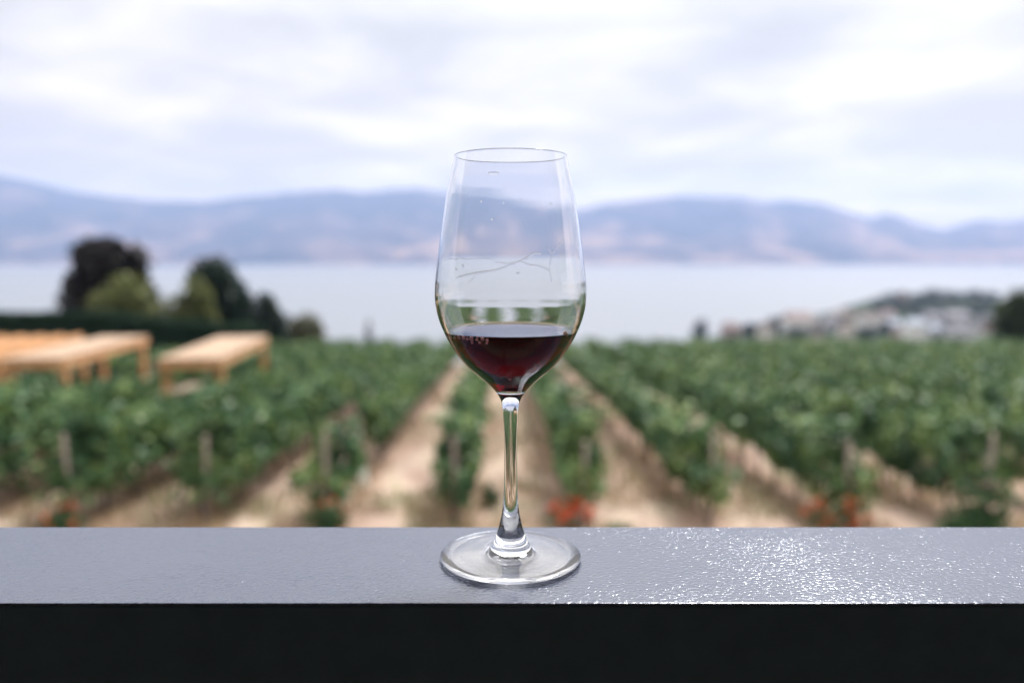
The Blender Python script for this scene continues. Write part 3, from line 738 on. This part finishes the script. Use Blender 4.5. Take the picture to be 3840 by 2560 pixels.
# droplets and the tide line left by the swirled wine
water = glass_mat('wine_film', 1.14, (.99, .985, .99))
def on_wall(xs_, ys_, front=True, off=.0002):
    a = TILT + math.atan((ys_ - 1280) / F); z = EYE - DIST * math.tan(a)
    r0 = float(inner_r(z)); x = 0; y = -r0 if front else r0
    for _ in range(4):
        z = EYE - (DIST + y) * math.tan(a)
        dep = (DIST + y) * math.cos(TILT) + (EYE - z) * math.sin(TILT)
        r0 = float(inner_r(z)) - off; x = max(-r0 * .97, min(r0 * .97, (xs_ - 1915) / F * dep)); y = math.sqrt(max(0, r0 * r0 - x * x)) * (-1 if front else 1)
    return (x, y, z)
def streak(pts, rad, front, label=None):
    rad *= 1.25
    P = [on_wall(1500 + x / 2.8, 500 + y / 2.8, front, rad * .8) for x, y in pts]
    # resample with jitter for a beaded line
    Q = []; R = []
    for i in range(len(P) - 1):
        for t in np.linspace(0, 1, 5)[:-1]:
            Q.append(Vector(P[i]).lerp(Vector(P[i + 1]), t)); R.append(rad * random.uniform(.45, 1.1))
    Q.append(Vector(P[-1])); R.append(rad * .4); R[0] *= .4
    tb = MB().tube(Q, R, 10)
    for i, (x, y, z) in enumerate(tb.v):
        r = math.hypot(x, y); ri = float(inner_r(z)) - .00004; q = (ri - max(0.0, ri - r) * .30) / r
        tb.v[i] = (x * q, y * q, z)
    tb.build('wine_streak', water, wg, True)
streak([(600, 1520), (700, 1490), (800, 1470), (900, 1455), (1000, 1440), (1080, 1415), (1150, 1385), (1220, 1365), (1290, 1330), (1350, 1290), (1420, 1255), (1480, 1268)], .00042, True)
streak([(1000, 1350), (1060, 1362), (1120, 1372), (1180, 1358), (1250, 1345), (1310, 1360), (1370, 1390), (1430, 1385), (1490, 1405), (1560, 1440)], .00036, True)
streak([(455, 1335), (520, 1322), (580, 1335), (640, 1320), (700, 1336), (760, 1325), (830, 1330), (900, 1322), (980, 1340)], .00026, False)
streak([(1540, 1190), (1570, 1240), (1590, 1270), (1575, 1340), (1560, 1400), (1570, 1470), (1590, 1560)], .00032, True)
streak([(1590, 1270), (1630, 1210), (1680, 1150), (1720, 1120)], .00026, True)
streak([(730, 1568), (770, 1530), (790, 1500)], .0002, True)
def drop(x, y, rx, rz, front=True):
    p = on_wall(1500 + x / 2.8, 500 + y / 2.8, front, 0.0003)
    bm = bmesh.new(); bmesh.ops.create_uvsphere(bm, u_segments=12, v_segments=8, radius=1)
    for v in bm.verts: v.co = Vector((v.co.x * rx, v.co.y * .00022, v.co.z * rz))
    ang = math.atan2(p[1], p[0]) + PI / 2
    me = bpy.data.meshes.new('droplet'); bm.to_mesh(me); bm.free(); me.materials.append(water)
    me.polygons.foreach_set('use_smooth', [True] * len(me.polygons))
    o = link(bpy.data.objects.new('droplet', me), wg); o.location = p; o.rotation_euler = (0, 0, ang)
for x, y, rx, rz in [(983, 420, .0026, .0007), (1240, 1470, .0007, .0006), (665, 1395, .0007, .0007), (600, 1435, .0007, .0007), (710, 705, .0004, .0004), (860, 712, .0007, .0004), (1092, 730, .0005, .0005), (1275, 702, .0005, .0005),
                     (1580, 742, .0006, .0004), (1470, 790, .0003, .0003), (970, 900, .0007, .0005), (1100, 570, .0003, .0003), (1330, 1320, .0008, .0008), (1390, 1390, .0008, .0005), (1030, 880, .0004, .0003)]:
    drop(x, y, rx, rz)
# ------------------------------------------------------------------ wine
def wine_mat():
    m, nt, out = mat('red_wine'); L = nt.links.new
    at_ = N(nt, 'ShaderNodeAttribute'); at_.attribute_name = 'free_surface'
    mr = N(nt, 'ShaderNodeMapRange'); L(at_.outputs['Fac'], mr.inputs['Value']); mr.inputs['To Min'].default_value = 1.345 / 1.50; mr.inputs['To Max'].default_value = 1.345
    g = N(nt, 'ShaderNodeBsdfGlass'); g.inputs['Roughness'].default_value = 0; L(mr.outputs['Result'], g.inputs['IOR'])
    L(g.outputs['BSDF'], out.inputs['Surface'])
    v = N(nt, 'ShaderNodeVolumeAbsorption'); v.inputs['Color'].default_value = (.80, .01, .02, 1); v.inputs['Density'].default_value = 410
    L(v.outputs['Volume'], out.inputs['Volume'])
    return m
wine_z = INN[INN[:, 1] < ZW + .0007]
ring_r, ring_z = float(inner_r(ZW + .0007)), ZW + .0007
wp = np.concatenate([wine_z, [(ring_r, ring_z)]])
wm = wine_mat()
th = np.arange(NSEG) * 2 * PI / NSEG
V = []; Fc = []; Nn = []; fa = []
def add_prof(prof, flag, outward):
    base = []; d = np.gradient(prof, axis=0); nr, nz = d[:, 1] * outward, -d[:, 0] * outward; ln = np.hypot(nr, nz)
    for i, (r, z) in enumerate(prof):
        if r < 1e-7: base.append([len(V)] * NSEG); V.append((0, 0, z)); Nn.append((0, 0, 1 if flag else -1))
        else:
            base.append(list(range(len(V), len(V) + NSEG)))
            for t_ in th: V.append((r * math.cos(t_), r * math.sin(t_), z)); Nn.append((nr[i] / ln[i] * math.cos(t_), nr[i] / ln[i] * math.sin(t_), nz[i] / ln[i]))
    for i in range(len(prof) - 1):
        for j in range(NSEG):
            k = (j + 1) % NSEG; q = [base[i][j], base[i][k], base[i + 1][k], base[i + 1][j]]
            u = []
            for a in q:
                if a not in u: u.append(a)
            if len(u) > 2: Fc.append(tuple(u)); fa.append(flag)
add_prof(wp, 0.0, 1.0)
mr_ = np.array([ring_r - x for x in (0, .0003, .0007, .0012, .0020, .0035, .008)] + [0.0]); mz = ZW + .0007 * np.exp(-(ring_r - mr_) / .0008)
add_prof(np.stack([mr_, mz], 1), 1.0, 1.0)
wn = mesh_obj('red_wine', V, Fc, wm, None, True)
wn.data.normals_split_custom_set_from_vertices(Nn)
a_ = wn.data.attributes.new('free_surface', 'FLOAT', 'FACE'); a_.data.foreach_set('value', fa)
tag(wn, 'dark red wine filling the lower bowl of the glass', 'wine')
def bubble(x, y, rad, m, inset, zadd=0):
    p = Vector(on_wall(1550 + x / 3.136, 1060 + y / 3.136, True, inset)); p.z += zadd
    bm = bmesh.new(); bmesh.ops.create_uvsphere(bm, u_segments=16, v_segments=10, radius=rad)
    me = bpy.data.meshes.new('bubble'); bm.to_mesh(me); bm.free(); me.materials.append(m); me.polygons.foreach_set('use_smooth', [True] * len(me.polygons))
    o = link(bpy.data.objects.new('bubble', me), wn); o.location = p
pinkb, _n, _o = mat('bubble_film'); _b = N(_n, 'ShaderNodeBsdfPrincipled'); _b.inputs['Base Color'].default_value = (.95, .50, .54, 1); _b.inputs['Roughness'].default_value = .08
_b.inputs['Transmission Weight'].default_value = .35; _n.links.new(_b.outputs[0], _o.inputs['Surface'])
airb = glass_mat('air_bubble', 1 / 1.345)
for x, y, r in [(400, 608, .0006), (432, 615, .0006), (468, 622, .0007), (512, 632, .0006), (556, 628, .0008), (608, 634, .0008), (650, 648, .0006), (698, 650, .0009), (760, 655, .0006), (822, 652, .0007), (875, 668, .0006), (705, 690, .0006), (790, 692, .0006), (870, 700, .0005)]:
    bubble(x, y, r * 1.3, pinkb, r * .2)
bubble(1142, 1100, .00125, airb, .00130)
bubble(1142, 1186, .0009, airb, .00095)
bubble(1775, 590, .0011, pinkb, .0012)

# ------------------------------------------------------------------ camera, sun, sky
cam = bpy.data.cameras.new('camera'); co = link(bpy.data.objects.new('camera', cam))
cam.sensor_width = 36; cam.lens = F / 3840 * 36; cam.clip_start = .01; cam.clip_end = 40000
co.location = (CX, -DIST, EYE); co.rotation_euler = (PI / 2 - TILT, 0, 0)
cam.dof.use_dof = True; cam.dof.focus_distance = .385; cam.dof.aperture_fstop = cam.lens / 7.3; cam.dof.aperture_blades = 0
SC.camera = co
SUN_AZ, SUN_EL = math.radians(27), math.radians(53)     # azimuth to the right of the view direction
sd = Vector((math.sin(SUN_AZ) * math.cos(SUN_EL), math.cos(SUN_AZ) * math.cos(SUN_EL), math.sin(SUN_EL)))
sun = bpy.data.lights.new('sun', 'SUN'); sun.energy = 4.4; sun.angle = math.radians(12); sun.color = (1, .97, .93)
so = link(bpy.data.objects.new('sun', sun)); so.rotation_euler = (-sd).to_track_quat('-Z', 'Y').to_euler()
w = bpy.data.worlds.new('World'); SC.world = w; w.use_nodes = True
nt = w.node_tree; nt.nodes.clear(); L = nt.links.new
wo = N(nt, 'ShaderNodeOutputWorld'); bg = N(nt, 'ShaderNodeBackground'); bg.inputs['Strength'].default_value = .1; L(bg.outputs[0], wo.inputs[0])
sk = N(nt, 'ShaderNodeTexSky', sky_type='NISHITA'); sk.sun_disc = False; sk.sun_elevation = SUN_EL; sk.sun_rotation = SUN_AZ
tc = N(nt, 'ShaderNodeTexCoord'); sp = N(nt, 'ShaderNodeSeparateXYZ'); L(tc.outputs['Generated'], sp.inputs[0])
def math_(op, a, b=None):
    n = N(nt, 'ShaderNodeMath', operation=op)
    for i, v in enumerate((a, b)):
        if v is None: continue
        if isinstance(v, (int, float)): n.inputs[i].default_value = v
        else: L(v, n.inputs[i])
    return n.outputs[0]
zc = math_('ADD', math_('MAXIMUM', sp.outputs['Z'], 0.0), .10)
cb = N(nt, 'ShaderNodeCombineXYZ'); L(math_('DIVIDE', sp.outputs['X'], zc), cb.inputs[0]); L(math_('DIVIDE', sp.outputs['Y'], zc), cb.inputs[1])
n1 = noise(nt, cb.outputs[0], 1.05, 7, .52, .35); n2 = noise(nt, cb.outputs[0], .42, 3, .5, .2)
ad = math_('ADD', math_('MULTIPLY', n1.outputs['Fac'], .65), math_('MULTIPLY', n2.outputs['Fac'], .35))
cr = ramp(nt, [(.42, (.64, .645, .655)), (.485, (.74, .745, .75)), (.53, (.87, .865, .865)), (.59, (1.03, 1.01, .985))]); L(ad, cr.inputs['Fac'])
el = N(nt, 'ShaderNodeMapRange', interpolation_type='LINEAR'); L(sp.outputs['Z'], el.inputs['Value']); el.inputs['From Min'].default_value = .27; el.inputs['From Max'].default_value = .45
el.inputs['To Min'].default_value = 6.8; el.inputs['To Max'].default_value = 19.5
cs = N(nt, 'ShaderNodeVectorMath', operation='SCALE'); L(cr.outputs['Color'], cs.inputs[0]); L(el.outputs['Result'], cs.inputs['Scale'])
hz = N(nt, 'ShaderNodeMapRange'); L(sp.outputs['Z'], hz.inputs['Value']); hz.inputs['From Min'].default_value = .0; hz.inputs['From Max'].default_value = .26
hr = ramp(nt, [(0, (1.24, 1.06, .87)), (1, (.86, .82, .755))]); L(hz.outputs['Result'], hr.inputs['Fac'])
hm = N(nt, 'ShaderNodeMix', data_type='RGBA', blend_type='MULTIPLY'); hm.inputs['Factor'].default_value = 1; L(cs.outputs[0], hm.inputs['A']); L(hr.outputs['Color'], hm.inputs['B'])
hb = N(nt, 'ShaderNodeVectorMath', operation='SCALE'); L(hm.outputs['Result'], hb.inputs[0]); hb.inputs['Scale'].default_value = 1.28
dt = N(nt, 'ShaderNodeVectorMath', operation='DOT_PRODUCT'); L(tc.outputs['Generated'], dt.inputs[0]); dt.inputs[1].default_value = tuple(sd)
dm = N(nt, 'ShaderNodeMapRange', interpolation_type='SMOOTHSTEP'); L(dt.outputs['Value'], dm.inputs['Value']); dm.inputs['From Min'].default_value = -.35; dm.inputs['From Max'].default_value = .62
dm.inputs['To Min'].default_value = .44; dm.inputs['To Max'].default_value = 1.28; L(dm.outputs['Result'], hb.inputs['Scale'])
mx = N(nt, 'ShaderNodeMix', data_type='RGBA'); mx.inputs['Factor'].default_value = .96; L(sk.outputs[0], mx.inputs['A']); L(hb.outputs[0], mx.inputs['B'])
L(mx.outputs['Result'], bg.inputs['Color'])

# ------------------------------------------------------------------ render settings
vs_ = SC.view_settings; vs_.view_transform = 'Standard'; vs_.look = 'None'; vs_.gamma = 1; vs_.exposure = 0.62; vs_.use_curve_mapping = False
cy = SC.cycles
cy.max_bounces = 24; cy.transmission_bounces = 24; cy.glossy_bounces = 10; cy.diffuse_bounces = 3; cy.volume_bounces = 0; cy.transparent_max_bounces = 12
cy.sample_clamp_indirect = 8; cy.use_denoising = True; cy.caustics_reflective = True; cy.caustics_refractive = True
